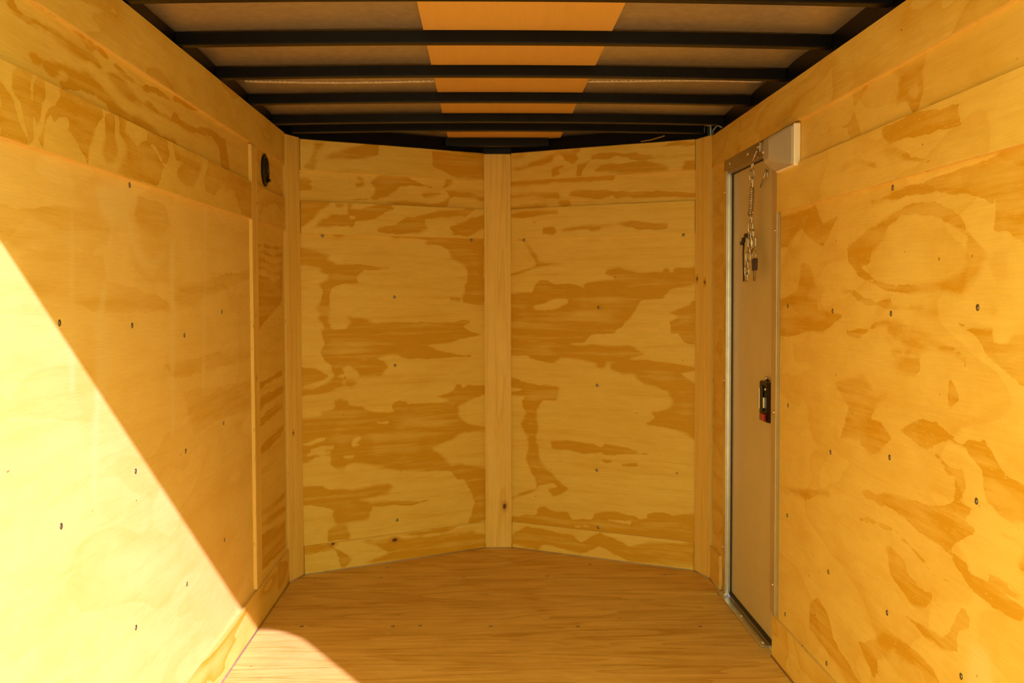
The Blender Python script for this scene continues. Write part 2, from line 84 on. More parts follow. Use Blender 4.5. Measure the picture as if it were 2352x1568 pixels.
LIGHT = (.80, .59, .130); DARK = (.625, .345, .014); PALE = (.83, .65, .24)
def ply(name, light=LIGHT, dark=DARK, specks=.75, fig=0., ring=0., streak=.35, ringfreq=5., stretch=(1.0, 4.0), swap=False, smear=0., fade=.10, rough=.5, fibre=.10, mott=.14, fleck=.0, softmax=.022, inmin=.5, knot=False):
    t = NT(name); p = objcoord(t, swap)
    jit = t.math('SUBTRACT', t.noise(t.vmul(p, (22, 60, 1)), 4, .65), .5)
    jit2 = t.math('SUBTRACT', t.noise(t.vmul(p, (9, 16, 1)), 2, .5), .5)
    st = t.noise(t.vmul(p, (2.2, 34, 1)), 5, .62, .3)
    fb = t.noise(t.vmul(p, (14, 330, 1)), 3, .6)
    stm = t.rng(st, .45, .72, 0., 1., True)
    blot = t.noise(t.vmul(p, (2.2, 4.5, 1)), 3, .55)
    D = t.math('MULTIPLY', stm, streak)
    D = t.math('ADD', D, t.rng(blot, .42, .72, 0., .22))
    mo = t.noise(t.vmul(p, (5.5, 11, 1)), 5, .68, .4)
    D = t.math('ADD', D, t.rng(mo, .44, .68, 0., mott))
    if ring:
        h = t.noise(t.vmul(p, (stretch[0], stretch[1], 1)), 2, .45, .5)
        h = t.math('ADD', t.math('MULTIPLY', h, ringfreq), t.math('MULTIPLY', jit, .10))
        saw = t.math('FRACT', h)
        rm = t.math('MULTIPLY', t.rng(saw, .35, .93, 0., 1.), t.rng(saw, .955, .985, 1., 0.))
        D = t.math('ADD', D, t.math('MULTIPLY', t.math('POWER', rm, 1.5), ring))
    if fig:
        a = t.n('ShaderNodeAttribute', attribute_name='fig').outputs['Fac']
        aj = t.math('ADD', t.math('ADD', a, t.math('MULTIPLY', jit, .017)), t.math('MULTIPLY', jit2, .026))
        soft = t.rng(t.noise(t.vmul(p, (2.6, 5.5, 1)), 2, .5), .46, .64, .0012, softmax)
        m = t.rng(aj, t.math('MULTIPLY', soft, -.8), soft, 0., 1., True)
        inner = t.rng(aj, 0., fade, 1., inmin)
        inner = t.math('MULTIPLY', inner, t.rng(st, .36, .68, .45, 1.25))
        D = t.math('ADD', t.math('MULTIPLY', D, .8), t.math('MULTIPLY', t.math('MULTIPLY', m, inner), fig))
    D = t.math('MINIMUM', D, 1.15)
    col = t.mix(t.math('MINIMUM', D, 1.), light, dark)
    if smear:
        a = t.n('ShaderNodeAttribute', attribute_name='smear').outputs['Fac']
        sm = t.rng(t.math('ADD', a, t.math('MULTIPLY', jit2, .03)), -.018, .022, 0., smear, True)
        col = t.mix(sm, col, PALE)
    if knot:
        a = t.math('ADD', t.n('ShaderNodeAttribute', attribute_name='knot').outputs['Fac'], t.math('MULTIPLY', jit, .5))
        col = t.mix(t.rng(a, -.9, .2, 0., .55, True), col, (.50, .24, .03)); col = t.mix(t.rng(a, .25, .55, 0., .95, True), col, (.085, .022, .004))
    # fine fibres, pores and rare dark flecks
    fl = t.rng(fb, .3, .75, 1. - fibre, 1. + fibre*.6)
    sc = t.n('ShaderNodeVectorMath', operation='SCALE'); t.set(sc.inputs[0], col); t.set(sc.inputs['Scale'], fl); col = sc.outputs[0]
    if fleck:
        ff = t.rng(t.noise(t.vmul(p, (55, 420, 1)), 2, .5), .66, .74, 0., fleck, True)
        col = t.mix(t.math('MULTIPLY', ff, t.math('MINIMUM', D, 1.)), col, (.88, .70, .30))
    spk = t.rng(t.noise(t.vmul(p, (38, 55, 1)), 1, .4), .80, .84, 0., specks, True)
    col = t.mix(spk, col, (.20, .075, .015))
    t.bump(t.math('ADD', fb, t.math('MULTIPLY', st, .8)), .22, .0012)
    return t.out(col, t.rng(fb, .2, .8, rough, rough + .16), .28)

def edge_mat():
    t = NT('plywood_edge'); p = objcoord(t)
    sp = t.n('ShaderNodeSeparateXYZ'); t.set(sp.inputs[0], t.n('ShaderNodeTexCoord').outputs['Object'])
    lay = t.math('FRACT', t.math('MULTIPLY', sp.outputs[2], 310.))
    k = t.rng(lay, .45, .55, 0., 1., True)
    col = t.mix(k, (.84, .64, .22), (.60, .40, .09))
    v = t.rng(t.noise(t.vmul(p, (25, 25, 300)), 3), .66, .70, 0., .85)
    col = t.mix(v, col, (.10, .04, .012))
    return t.out(col, .7, .2)

def simple(name, col, rough, spec=.4, metal=0., vary=0., scale=30., bump=0.):
    t = NT(name); c = col
    if vary:
        nz = t.noise(t.vmul(objcoord(t), (scale,)*3), 4, .6)
        c = t.mix(t.rng(nz, .35, .7), tuple(x*(1 - vary) for x in col), tuple(min(1, x*(1 + vary)) for x in col))
        if bump: t.bump(nz, bump, .002)
    return t.out(c, rough, spec, metal)

MAT = {}
MAT['fig'] = ply('plywood_figured', fig=1.3, streak=.40, mott=.2, fade=.08, inmin=.5, softmax=.016, knot=True)
MAT['fig_v'] = ply('plywood_figured_crossgrain', fig=.85, streak=.10, mott=.35, fleck=.8)
MAT['fig_side'] = ply('plywood_side_wall', fig=.78, ring=.30, ringfreq=4., stretch=(1.6, 3.5), streak=.16, smear=.75, fade=.14, fibre=.07, mott=.34, fleck=.6)
MAT['fig_left'] = ply('plywood_side_wall_rubbed', light=(.85, .64, .20), dark=(.70, .44, .06), fig=.50, ring=.26, ringfreq=4., stretch=(1.2, 3.), streak=.20, smear=.8, fade=.2, fibre=.07, mott=.26, fleck=.5)
MAT['ring'] = ply('plywood_ringed', ring=.8, ringfreq=6., streak=.3)
MAT['ring_soft'] = ply('plywood_plain', ring=.42, ringfreq=5., streak=.24, stretch=(1.6, 5.), mott=.3, fleck=.5)
MAT['ring_long'] = ply('plywood_long_rings', ring=.6, ringfreq=7., streak=.3, stretch=(.5, 6.))
MAT['board'] = ply('pine_board', light=(.82, .60, .16), dark=(.70, .44, .06), ring=.5, ringfreq=9., stretch=(.35, 14.), streak=.4, fibre=.08, knot=True)
MAT['floor'] = ply('floor_plywood', light=(.78, .54, .15), dark=(.54, .30, .045), ring=.55, ringfreq=9., stretch=(.8, 7.), streak=.48, rough=.42, fibre=.12, mott=.35)
MAT['luan'] = ply('luan_strip', light=(.64, .41, .11), dark=(.56, .33, .07), specks=0., ring=0., streak=.25, fibre=.07, swap=True)
MAT['edge'] = edge_mat()
MAT['black_steel'] = simple('black_painted_steel', (.0025, .0027, .003), .36, .17, 0., .35, 25.)
MAT['galv'] = simple('galvanised_roof_skin', (.56, .50, .42), .40, .5, .78, .10, 40., .10)
MAT['seal'] = simple('roof_sealant', (.66, .60, .50), .6, .3, 0., .2, 90.)
MAT['alu'] = simple('mill_aluminium', (.72, .70, .66), .34, .5, 1., .08, 30.)
MAT['alu_dull'] = simple('dull_aluminium', (.44, .38, .30), .40, .5, .9, .10, 30.)
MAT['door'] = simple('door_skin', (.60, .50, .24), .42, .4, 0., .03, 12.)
MAT['frame_wood_reflect'] = simple('frame_flange_wood_reflection', (.52, .40, .20), .36, .4, .3, .05, 20.)  # metal flange; brown reflection of the plywood is put into its base colour
MAT['rubber'] = simple('black_rubber', (.010, .010, .010), .6)
MAT['black_plastic'] = simple('black_plastic', (.005, .005, .005), .38, .25)
MAT['red_plastic'] = simple('red_plastic', (.30, .006, .008), .35, .5)
MAT['chrome'] = simple('bright_metal', (.74, .68, .58), .28, .5, 1.)
MAT['zinc'] = simple('zinc_wire', (.56, .50, .40), .26, .5, 1., .25, 120.)
MAT['screw'] = simple('zinc_screw_head', (.50, .50, .48), .35, .5, 1.)
MAT['screw_hole'] = simple('screw_recess', (.045, .035, .02), .7)
MAT['white_plastic'] = simple('white_plastic', (.88, .83, .70), .4, .45)
MAT['key_head'] = simple('purple_key_head', (.030, .008, .022), .4, .4)
MAT['wire_yellow'] = simple('yellow_wire_jacket', (.55, .36, .04), .45)
MAT['wire_blue'] = simple('pale_blue_wire_jacket', (.25, .38, .48), .45)
MAT['caulk'] = simple('grey_caulk', (.40, .31, .22), .6, .3, 0., .15, 60.)
MAT['skin'] = simple('outer_aluminium_skin', (.10, .10, .11), .5, .4, .0)
MAT['ground'] = simple('gravel_ground', (.40, .30, .19), .9, .2, 0., .2, 3.)
def lens_mat():
    t = NT('frosted_lens')
    t.b.inputs['Transmission Weight'].default_value = .55; t.b.inputs['Subsurface Weight'].default_value = .15
    t.b.inputs['Subsurface Radius'].default_value = (.02, .018, .014); t.b.inputs['IOR'].default_value = 1.45
    return t.out((.88, .80, .64), .34, .5)
MAT['lens'] = lens_mat()

# ---------------------------------------------------------------- helpers
def link(name, me, parent=None, mw=None):
    o = bpy.data.objects.new(name, me); COL.objects.link(o)
    if mw is not None: o.matrix_world = mw
    if parent is not None:
        o.parent = parent; o.matrix_parent_inverse = PW(parent).inverted()
    return o
def PW(o):
    m = o.matrix_basis.copy()
    if o.parent is not None: m = PW(o.parent) @ o.matrix_parent_inverse @ m
    return m
def tag(o, label=None, cat=None, kind=None, group=None):
    for k, v in (('label', label), ('category', cat), ('kind', kind), ('group', group)):
        if v: o[k] = v
    return o
def empty(name, loc):
    o = bpy.data.objects.new(name, None); COL.objects.link(o); o.location = loc; o.empty_display_size = .05; return o
class MB:
    """collects shapes with material indices into one mesh, in world coordinates"""
    def __init__(s): s.v = []; s.f = []; s.mi = []; s.sm = []
    def add(s, vs, fs, mi=0, smooth=False):
        b = len(s.v); s.v += [tuple(x) for x in vs]
        for f in fs: s.f.append([b + i for i in f]); s.mi.append(mi); s.sm.append(smooth)
        return s
    def box(s, a, b, mi=0):
        (x0, y0, z0), (x1, y1, z1) = a, b
        return s.add([(x0,y0,z0),(x1,y0,z0),(x1,y1,z0),(x0,y1,z0),(x0,y0,z1),(x1,y0,z1),(x1,y1,z1),(x0,y1,z1)],
                     [(0,3,2,1),(4,5,6,7),(0,1,5,4),(1,2,6,5),(2,3,7,6),(3,0,4,7)], mi)
    def prism(s, poly, z0, z1, mi=0):
        n = len(poly)
        a = sum(poly[i][0]*poly[(i+1) % n][1] - poly[(i+1) % n][0]*poly[i][1] for i in range(n))
        if a < 0: poly = poly[::-1]
        vs = [(x, y, z0) for x, y in poly] + [(x, y, z1) for x, y in poly]
        return s.add(vs, [list(range(n))[::-1], list(range(n, 2*n))] + [(i, (i+1) % n, n+(i+1) % n, n+i) for i in range(n)], mi)
    def tube(s, pts, r, n=8, mi=0, closed=False):
        pts = [Vector(q) for q in pts]; m = len(pts); rings = []; up = None
        for i, q in enumerate(pts):
            a = pts[(i-1) % m] if (closed or i > 0) else q; b = pts[(i+1) % m] if (closed or i < m-1) else q
            d = (b - a).normalized()
            if up is None:
                up = Vector((0, 0, 1)) if abs(d.z) < .9 else Vector((0, 1, 0))
            sd = d.cross(up).normalized(); up = sd.cross(d).normalized()
            rings.append([q + r*(math.cos(2*math.pi*k/n)*sd + math.sin(2*math.pi*k/n)*up) for k in range(n)])
        vs = [v for R_ in rings for v in R_]; fs = []
        for i in range(m if closed else m-1):
            j = (i+1) % m
            for k in range(n): fs.append((i*n+k, i*n+(k+1) % n, j*n+(k+1) % n, j*n+k))
        if not closed: fs += [list(range(n))[::-1], [(m-1)*n+k for k in range(n)]]
        return s.add(vs, fs, mi, True)
    def lathe(s, prof, n, c, ax, mi=0, smooth=True):
        """prof: (radius, height along ax)"""
        ax = Vector(ax).normalized(); a = ax.orthogonal().normalized(); b = ax.cross(a); c = Vector(c)
        vs = [c + ax*h + r*(math.cos(2*math.pi*k/n)*a + math.sin(2*math.pi*k/n)*b) for r, h in prof for k in range(n)]
        fs = [(i*n+k, i*n+(k+1) % n, (i+1)*n+(k+1) % n, (i+1)*n+k) for i in range(len(prof)-1) for k in range(n)]
        fs += [[k for k in range(n)][::-1], [(len(prof)-1)*n+k for k in range(n)]]
        return s.add(vs, fs, mi, smooth)
    def build(s, name, mats, parent=None, origin=None, bevel=0.):
        me = bpy.data.meshes.new(name)
        o0 = Vector(origin) if origin is not None else sum((Vector(v) for v in s.v), Vector())/len(s.v)
        me.from_pydata([tuple(Vector(v) - o0) for v in s.v], [], s.f)
        for m in (mats if isinstance(mats, (list, tuple)) else [mats]): me.materials.append(MAT[m])
        me.polygons.foreach_set('material_index', s.mi); me.polygons.foreach_set('use_smooth', s.sm)
        bm = bmesh.new(); bm.from_mesh(me); bmesh.ops.recalc_face_normals(bm, faces=bm.faces); bm.to_mesh(me); bm.free()
        o = link(name, me, parent, Matrix.Translation(o0))
        if bevel:
            b = o.modifiers.new('bevel', 'BEVEL'); b.width = bevel; b.segments = 2; b.limit_method = 'ANGLE'
        return o

class Frame:
    """plane frame: world = o + u*U + v*V + n*N, N = U x V pointing into the trailer"""
    def __init__(s, o, U, V): s.o = Vector(o); s.U = Vector(U).normalized(); s.V = Vector(V).normalized(); s.N = s.U.cross(s.V)
    def at(s, u, v, n=0.): return s.o + u*s.U + v*s.V + n*s.N
    def mat(s, u, v, n=0.):
        m = Matrix((s.U, s.V, s.N)).transposed().to_4x4(); m.translation = s.at(u, v, n); return m

def sdf(P, polys):
    """signed distance (inside positive) of points P to the union of dark patches minus the pale islands"""
    res = np.full(len(P), -.2)
    for sg in (1, -1):
        for s_, pl in polys:
            if s_ != sg: continue
            Q = np.array(pl, float)/1000; k = len(Q)
            lo, hi = Q.min(0) - .05, Q.max(0) + .05
            idx = np.where(((P >= lo) & (P <= hi)).all(1))[0]
            if not len(idx): continue
            X = P[idx]; d2 = np.full(len(X), 9.); ins = np.zeros(len(X), bool)
            for i in range(k):
                a, b = Q[i], Q[(i+1) % k]; e = b - a; L = max(e @ e, 1e-12)
                t = np.clip(((X - a) @ e)/L, 0, 1); d2 = np.minimum(d2, ((X - a - t[:, None]*e)**2).sum(1))
                c = (a[1] > X[:, 1]) != (b[1] > X[:, 1])
                if abs(e[1]) > 1e-9: ins ^= c & (X[:, 0] < a[0] + (X[:, 1] - a[1])*e[0]/e[1])
            sd = np.sqrt(d2)*np.where(ins, 1, -1)
            res[idx] = np.maximum(res[idx], sd) if sg == 1 else np.minimum(res[idx], -sd)
    return res

def panel(name, fr, u0, u1, v0, v1, n0, n1, mat, parent=None, fig=None, smear=None, wob=0., step=.008, knots=()):
    """a sheet of plywood: front face at n1, back at n0; grain along U (or upright if the material swaps)"""
    nu = max(1, int(round((u1-u0)/step))) if (fig or knots) else max(1, int((u1-u0)/.05)); nv = max(1, int(round((v1-v0)/step))) if (fig or knots) else 1
    us = np.linspace(u0, u1, nu+1); vs = np.linspace(v0, v1, nv+1)
    G = np.array([(u, v) for v in vs for u in us])
    wv = np.zeros(nu+1)
    if wob:
        rs = np.random.RandomState(int(abs(u0*991 + v0*733))); wv = np.cumsum(rs.randn(nu+1))*wob*.12; wv -= np.linspace(wv[0], wv[-1], nu+1); wv = np.clip(wv, -wob, wob)
    verts = []
    for j, v in enumerate(vs):
        for i, u in enumerate(us):
            dv = wv[i]*((1 if j == nv else 0) - (1 if j == 0 else 0))
            verts.append((u-u0, v-v0+dv, n1-n0))
    F = []; W = nu+1
    for j in range(nv):
        for i in range(nu): F.append((j*W+i, j*W+i+1, (j+1)*W+i+1, (j+1)*W+i))
    nf = len(F)
    loop = [i for i in range(W)] + [j*W+nu for j in range(1, nv+1)] + [nv*W+i for i in range(nu-1, -1, -1)] + [j*W for j in range(nv-1, 0, -1)]
    b0 = len(verts); verts += [(verts[k][0], verts[k][1], 0.) for k in loop]; L = len(loop)
    for i in range(L): F.append((loop[i], b0+i, b0+(i+1) % L, loop[(i+1) % L]))
    F.append([b0+i for i in range(L)][::-1])
    me = bpy.data.meshes.new(name); me.from_pydata(verts, [], F)
    me.materials.append(MAT[mat]); me.materials.append(MAT['edge'])
    me.polygons.foreach_set('material_index', [0]*nf + [1]*(len(F)-nf))
    for nm, polys in (('fig', fig), ('smear', smear)):
        if polys:
            a = me.attributes.new(nm, 'FLOAT', 'POINT'); d = np.full(len(verts), -.2); d[:len(G)] = sdf(G, FIG[polys]); a.data.foreach_set('value', d.astype(np.float32))
        elif nm == 'smear' and fig:
            a = me.attributes.new(nm, 'FLOAT', 'POINT'); a.data.foreach_set('value', np.full(len(verts), -.2, np.float32))
    kn = np.full(len(verts), -1., np.float32)
    for (ku, kv, kr) in knots: kn[:len(G)] = np.maximum(kn[:len(G)], 1 - np.hypot((G[:, 0]-ku)/1.7, G[:, 1]-kv)/kr)
    a = me.attributes.new('knot', 'FLOAT', 'POINT'); a.data.foreach_set('value', kn)
    return link(name, me, parent, fr.mat(u0, v0, n0))

def screw_mesh():
    mb = MB(); mb.lathe([(.0068, 0), (.0068, .0004), (.0052, .0004)], 12, (0,0,0), (0,0,1), 1)
    mb.lathe([(.0048, .0004), (.0046, .0010), (.002, .0013)], 12, (0,0,0), (0,0,1), 0)
    for a in (0, math.pi/2):
        c, s = math.cos(a), math.sin(a)
        mb.add([(c*x - s*y, s*x + c*y, .00145) for x, y in ((-.003,-.0006),(.003,-.0006),(.003,.0006),(-.003,.0006))], [(0,1,2,3)], 1)
    o = mb.build('screw', ['screw', 'screw_hole'], origin=(0,0,0)); me = o.data; bpy.data.objects.remove(o); return me
SCREW = screw_mesh()
def screws(fr, pts, n, parent):
    for i, (u, v) in enumerate(pts):
        m = fr.mat(u, v, n) @ Matrix.Rotation(random.random()*1.5, 4, 'Z'); link('screw', SCREW, parent, m)

# ---------------------------------------------------------------- setting: shell
AX, AY, BX, BY = .838, 4.24, .062, 4.667          # nose: inner corner and centre of the V
REAR = .9
FL = Frame((-.88, 0, 0), (0, 1, 0), (0, 0, 1))                       # left wall, u = y
FR = Frame((.88, 0, 0), (0, -1, 0), (0, 0, 1))                       # right wall, u = -y
FVL = Frame((-AX, AY, 0), (AX-BX, BY-AY, 0), (0, 0, 1))              # nose left
FVR = Frame((BX, BY, 0), (AX-BX, AY-BY, 0), (0, 0, 1))               # nose right
FF = Frame((0, 0, 0), (1, 0, 0), (0, 1, 0))                          # floor, u = x
VLEN = math.hypot(AX-BX, BY-AY)
T0, T1 = -.0105, -.0195                                             # recessed sheets: front and back, relative to the proud face

def upright(fr, u0):   # same plane, u axis pointing up (for boards with upright grain): local v runs along -U
    return Frame(fr.at(u0, 0), fr.V, -fr.U)

# wall_left ------------------------------------------------------
wl = tag(MB().box((-.955, REAR, -.06), (-.9005, 4.20, 1.96)).build('wall_left', 'skin'), 'left side wall lined with plywood sheets and strips, partly in sun', 'wall', 'structure')
panel('plywood_panel', FL, REAR+.05, 3.56, .02, 1.50, T1, T0, 'fig_left', wl, 'L_main', 'L_smear', step=.010)
panel('plywood_panel', FL, 3.562, 4.14, .02, 1.50, T1, T0, 'fig', wl, 'L_far')
panel('plywood_panel', FL, REAR+.05, 3.56, 1.502, 1.858, T1, T0, 'fig', wl, 'L_band', step=.010)
panel('plywood_panel', FL, 3.562, 4.14, 1.502, 1.858, T1, T0, 'ring_soft', wl)
panel('plywood_strip', FL, REAR+.05, 4.133, 1.731, 1.862, T0, 0, 'ring_soft', wl, wob=.0012)
panel('plywood_strip', FL, REAR+.05, 3.545, 1.464, 1.594, T0, 0, 'fig_v', wl, 'L_mid', wob=.0012)
panel('plywood_strip', FL, 3.634, 4.133, 1.464, 1.594, T0, 0, 'ring_soft', wl)
panel('batten', upright(FL, 3.632), .145, 1.727, 0, .085, T0, .0004, 'board', wl, step=.006, knots=[(.9, .05, .006)])
screws(FL, [(1.961,1.141),(2.361,1.124),(2.767,1.085),(3.163,1.143),(1.95,.745),(2.367,.779),(2.763,.765),(3.165,.79),(2.351,.41),(2.755,.396),(3.156,.42),(1.96,.41),(2.36,1.452)], T0, wl)
bl = empty('baseboard_left', (-.88, 3, 0)); tag(bl, 'low plywood kick board along the left wall, near part in sun', 'baseboard', 'structure')
panel('kick_board', FL, REAR+.05, 3.895, .002, .139, T0, 0, 'ring', bl)
panel('kick_board', FL, 3.897, 4.135, .002, .139, T0, 0, 'ring', bl)

# wall_right -----------------------------------------------------
wr = empty('wall_right', (.93, 3, 0)); tag(wr, 'right side wall lined with plywood sheets and strips around the door', 'wall', 'structure')
sk = MB()
for y0, y1, z0, z1 in ((REAR, 3.19, -.06, 1.96), (3.92, 4.20, -.06, 1.96), (3.19, 3.92, 1.70, 1.96), (3.19, 3.92, -.06, -.004)): sk.box((.9005, y0, z0), (.955, y1, z1))
sk.build('outer_skin', 'skin', wr)
panel('plywood_panel', FR, -3.1855, -REAR-.05, .02, 1.50, T1, T0, 'fig_side', wr, 'R_main', 'R_smear', step=.010)
panel('plywood_panel', FR, -3.23, -REAR-.05, 1.502, 1.845, T1, T0, 'fig_side', wr, 'R_band', step=.010)
panel('plywood_panel', FR, -4.12, -3.905, .02, 1.845, T1, T0, 'ring_soft', wr)
panel('plywood_strip', FR, -4.125, -REAR-.05, 1.714, 1.846, T0, 0, 'ring_soft', wr, wob=.0012)
panel('plywood_strip', FR, -3.221, -REAR-.05, 1.456, 1.587, T0, 0, 'fig_side', wr, 'R_mid', wob=.0018)
screws(FR, [(-a, b) for a, b in ((2.309,1.440),(3.106,1.155),(2.703,1.146),(2.311,1.146),(1.901,1.165),(3.095,.844),(2.71,.756),(2.31,.807),(1.895,.789),(3.096,.495),(2.719,.42),(2.315,.435),(3.111,.174),(2.727,.159),(1.947,.424))], T0, wr)
br = empty('baseboard_right', (.88, 3, 0)); tag(br, 'low plywood kick board along the right wall, cut away at the door', 'baseboard', 'structure')
panel('kick_board', FR, -3.220, -REAR-.05, .002, .139, T0, 0, 'ring_soft', br)
panel('kick_board', FR, -4.120, -3.955, .002, .139, T0, 0, 'ring_soft', br)

# nose -----------------------------------------------------------
def nose(side, fr, pre, mats):
    nm = 'wall_front_' + side
    p0, p1 = fr.at(-.10, 0, -.0205), fr.at(VLEN+.06, 0, -.0205); q0, q1 = fr.at(-.10, 0, -.07), fr.at(VLEN+.06, 0, -.07)
    wsk = MB().prism([(p0.x, p0.y), (p1.x, p1.y), (q1.x, q1.y), (q0.x, q0.y)], -.06, 1.96).build(nm, 'skin')
    tag(wsk, 'plywood lined %s half of the V shaped front wall' % side, 'wall', 'structure')
    panel('plywood_panel', fr, -.006, VLEN+.006, .02, 1.49, T1, T0, 'fig', wsk, pre+'_main')
    panel('plywood_panel', fr, -.006, VLEN+.006, 1.492, 1.845, T1, T0, 'fig', wsk, pre+'_band')
    panel('plywood_strip', fr, .003, VLEN-.002, 1.724, 1.853, T0, 0, 'fig', wsk, pre+'_top', wob=.001)
    panel('plywood_strip', fr, .003, VLEN-.002, 1.457, 1.594, T0, 0, 'fig', wsk, pre+'_mid', wob=.001)
    bb = panel('baseboard_front_' + side, fr, .003, VLEN-.002, .002, .124, T0, 0, 'fig', None, pre+'_kick', step=.005, knots=[(.13, .118, .009), (.42, .098, .013)] if pre == 'VL' else [])
    tag(bb, 'low plywood kick board under the %s half of the front wall' % side, 'baseboard', 'structure')
    return wsk
vl = nose('left', FVL, 'VL', None); vr = nose('right', FVR, 'VR', None)
kx = VLEN/(AX-BX)
screws(FVL, [((x+AX)*kx, z) for x, z in ((-.459,1.187),(-.459,.882),(-.119,1.450),(-.455,.184),(-.75,1.45))], T0, vl)
screws(FVR, [((x-BX)*kx, z) for x, z in ((.118,1.450),(.79,1.450),(.446,1.137),(.44,.786),(.438,.401),(.444,.140))], T0, vr)
def post(name, a, b, z0, z1, label, knots=()):
    """upright pine board whose face runs from a to b in plan"""
    a, b = Vector((*a, 0)), Vector((*b, 0)); fr = Frame(b, (0, 0, 1), a - b)
    o = panel(name, fr, z0, z1, 0, (b-a).length, -.020, .0006, 'board', None, step=.004, knots=knots); return tag(o, label, 'trim board', 'structure')
post('trim_1', (-.8795, 4.137), (-AX-.001, AY-.001), .003, 1.858, 'upright pine board in the left front corner beside the vent', [(.62, .07, .007)])
post('trim_2', (-BX, BY), (BX, BY), .003, 1.850, 'upright pine board in the middle of the V shaped front wall', [(.199, .033, .013)])
post('trim_3', (AX+.001, AY-.001), (.8795, 4.123), .003, 1.852, 'upright pine board in the right front corner beside the door', [(1.26, .107, .009), (1.245, .046, .009)])

# floor ----------------------------------------------------------
out = [(-.955, REAR), (.955, REAR), (.955, 4.18), (.07, 4.73), (-.07, 4.73), (-.955, 4.18)]
fl = tag(MB().prism(out, -.075, -.0195).build('floor', 'skin'), 'plywood trailer floor with rows of screws, near left corner sunlit', 'floor', 'structure')
for a, b in ((REAR, 1.738), (1.740, 2.960), (2.962, 4.1775)):
    panel('plywood_panel', FF, -.899, .899, a, b, -.019, 0, 'floor', fl)
def flat_piece(name, poly, z0, z1, mat, parent):
    o = MB().prism(poly, z0, z1).build(name, mat, parent, origin=(0, 0, 0)); return o
flat_piece('plywood_panel', [(-.899, 4.1815), (.899, 4.1815), (.87, 4.235), (.065, 4.680), (-.065, 4.680), (-.87, 4.235)], -.019, 0, 'floor', fl)
screws(FF, [(-.784,4.190),(-.506,4.190),(-.154,4.188),(.198,4.188),(.704,4.188),(-.728,3.576),(-.399,3.564),(-.045,3.55),(.268,3.538),(.708,3.521),(-.495,4.346),(.40,4.36),(-.30,3.568),(-.70,3.02)], .0002, fl)
def bead(pts, r=.0035): MB().tube(pts, r, 6).build('caulk_bead', 'caulk', fl)
bead([FL.at(REAR+.1, .001, .001), FL.at(4.13, .001, .001)]); bead([FL.at(4.13, .001, .001), FVL.at(0, .001, .001)])
bead([FVL.at(0, .001, .001), FVL.at(VLEN, .001, .001)]); bead([FVL.at(VLEN, .001, .001), FVR.at(0, .001, .001)])
bead([FVR.at(0, .001, .001), FVR.at(VLEN, .001, .001)]); bead([FVR.at(VLEN, .001, .001), FR.at(-4.12, .001, .001)]); bead([FR.at(-4.12, .001, .001), FR.at(-3.955, .001, .001)])
bead([FR.at(-3.22, .001, .001), FR.at(-REAR-.1, .001, .001)])

# ceiling --------------------------------------------------------
ZB, ZT = 1.876, 1.910                                               # underside and top of the roof beams
BOWS = [2.335, 2.742, 3.149, 3.562, 3.966, 4.178]
def crown(x): return -.010*(x/.89)**2
def skin_z(x, y):
    z = ZT + .0036 + crown(x)
    d = min(abs(q - y) for q in BOWS)
    bul = math.sin(math.pi/2*min(1., d/.20))
    return z + bul*(.009 + .005*math.sin(3.1*x + 5.3*y) + .003*math.sin(7*x - 3*y))
mb = MB(); NX, NY = 60, 190
xs = [-.95 + 1.9*i/NX for i in range(NX+1)]; ys = [REAR + (4.76-REAR)*j/NY for j in range(NY+1)]
vs = [(x, y, skin_z(x, y)) for y in ys for x in xs]; W = NX+1
fs = [(j*W+i, j*W+i+1, (j+1)*W+i+1, (j+1)*W+i) for j in range(NY) for i in range(NX)]
n0 = len(vs); loop = [i for i in range(W)] + [j*W+NX for j in range(1, NY+1)] + [NY*W+i for i in range(NX-1, -1, -1)] + [j*W for j in range(NY-1, 0, -1)]
vs += [(vs[k][0], vs[k][1], 1.965) for k in loop]; L = len(loop)
mb.add(vs, fs, 0, True); mb.f += [(loop[i], n0+i, n0+(i+1) % L, loop[(i+1) % L]) for i in range(L)] + [[n0+i for i in range(L)]]; mb.mi += [1]*(L+1); mb.sm += [False]*(L+1)
ce = tag(mb.build('ceiling', ['galv', 'skin']), 'bare galvanised metal roof skin above the black beams', 'ceiling', 'structure')
# luan strip lying on the beams down the middle, slightly crowned
mb = MB(); n = 10; cs = [-.225 + .512*i/n for i in range(n+1)]
prof = [(x, ZT + .0002 + crown(x)) for x in cs] + [(x, ZT + .0032 + crown(x)) for x in cs[::-1]]
vs = [(x, y, z) for y in (REAR+.05, 4.66) for x, z in prof]; m = len(prof)
mb.add(vs, [list(range(m)), [m+i for i in range(m)][::-1]] + [(i, m+i, m+(i+1) % m, (i+1) % m) for i in range(m)])
mb.build('plywood_strip', 'luan', ce, origin=(0, REAR, ZT))
for x0, x1 in ((-.955, -.893), (.893, .955)): MB().box((x0, REAR, 1.80), (x1, 4.19, 1.9095)).build('top_rail', 'black_steel', ce)
for fr in (FVL, FVR):
    a, b, c, d_ = fr.at(-.09, 0, -.006), fr.at(VLEN+.05, 0, -.006), fr.at(VLEN+.05, 0, -.0195), fr.at(-.09, 0, -.0195)
    MB().prism([(q.x, q.y) for q in (a, b, c, d_)], 1.8555, 1.9125).build('front_rail', 'black_steel', ce)
MB().prism([(-.235, 4.555), (.235, 4.555), (.17, 4.595), (-.17, 4.595)], 1.872, 1.909).build('front_rail', 'black_steel', ce)
MB().box((-.10, 4.672, 1.851), (.10, 4.688, 1.912)).build('front_rail', 'black_steel', ce)
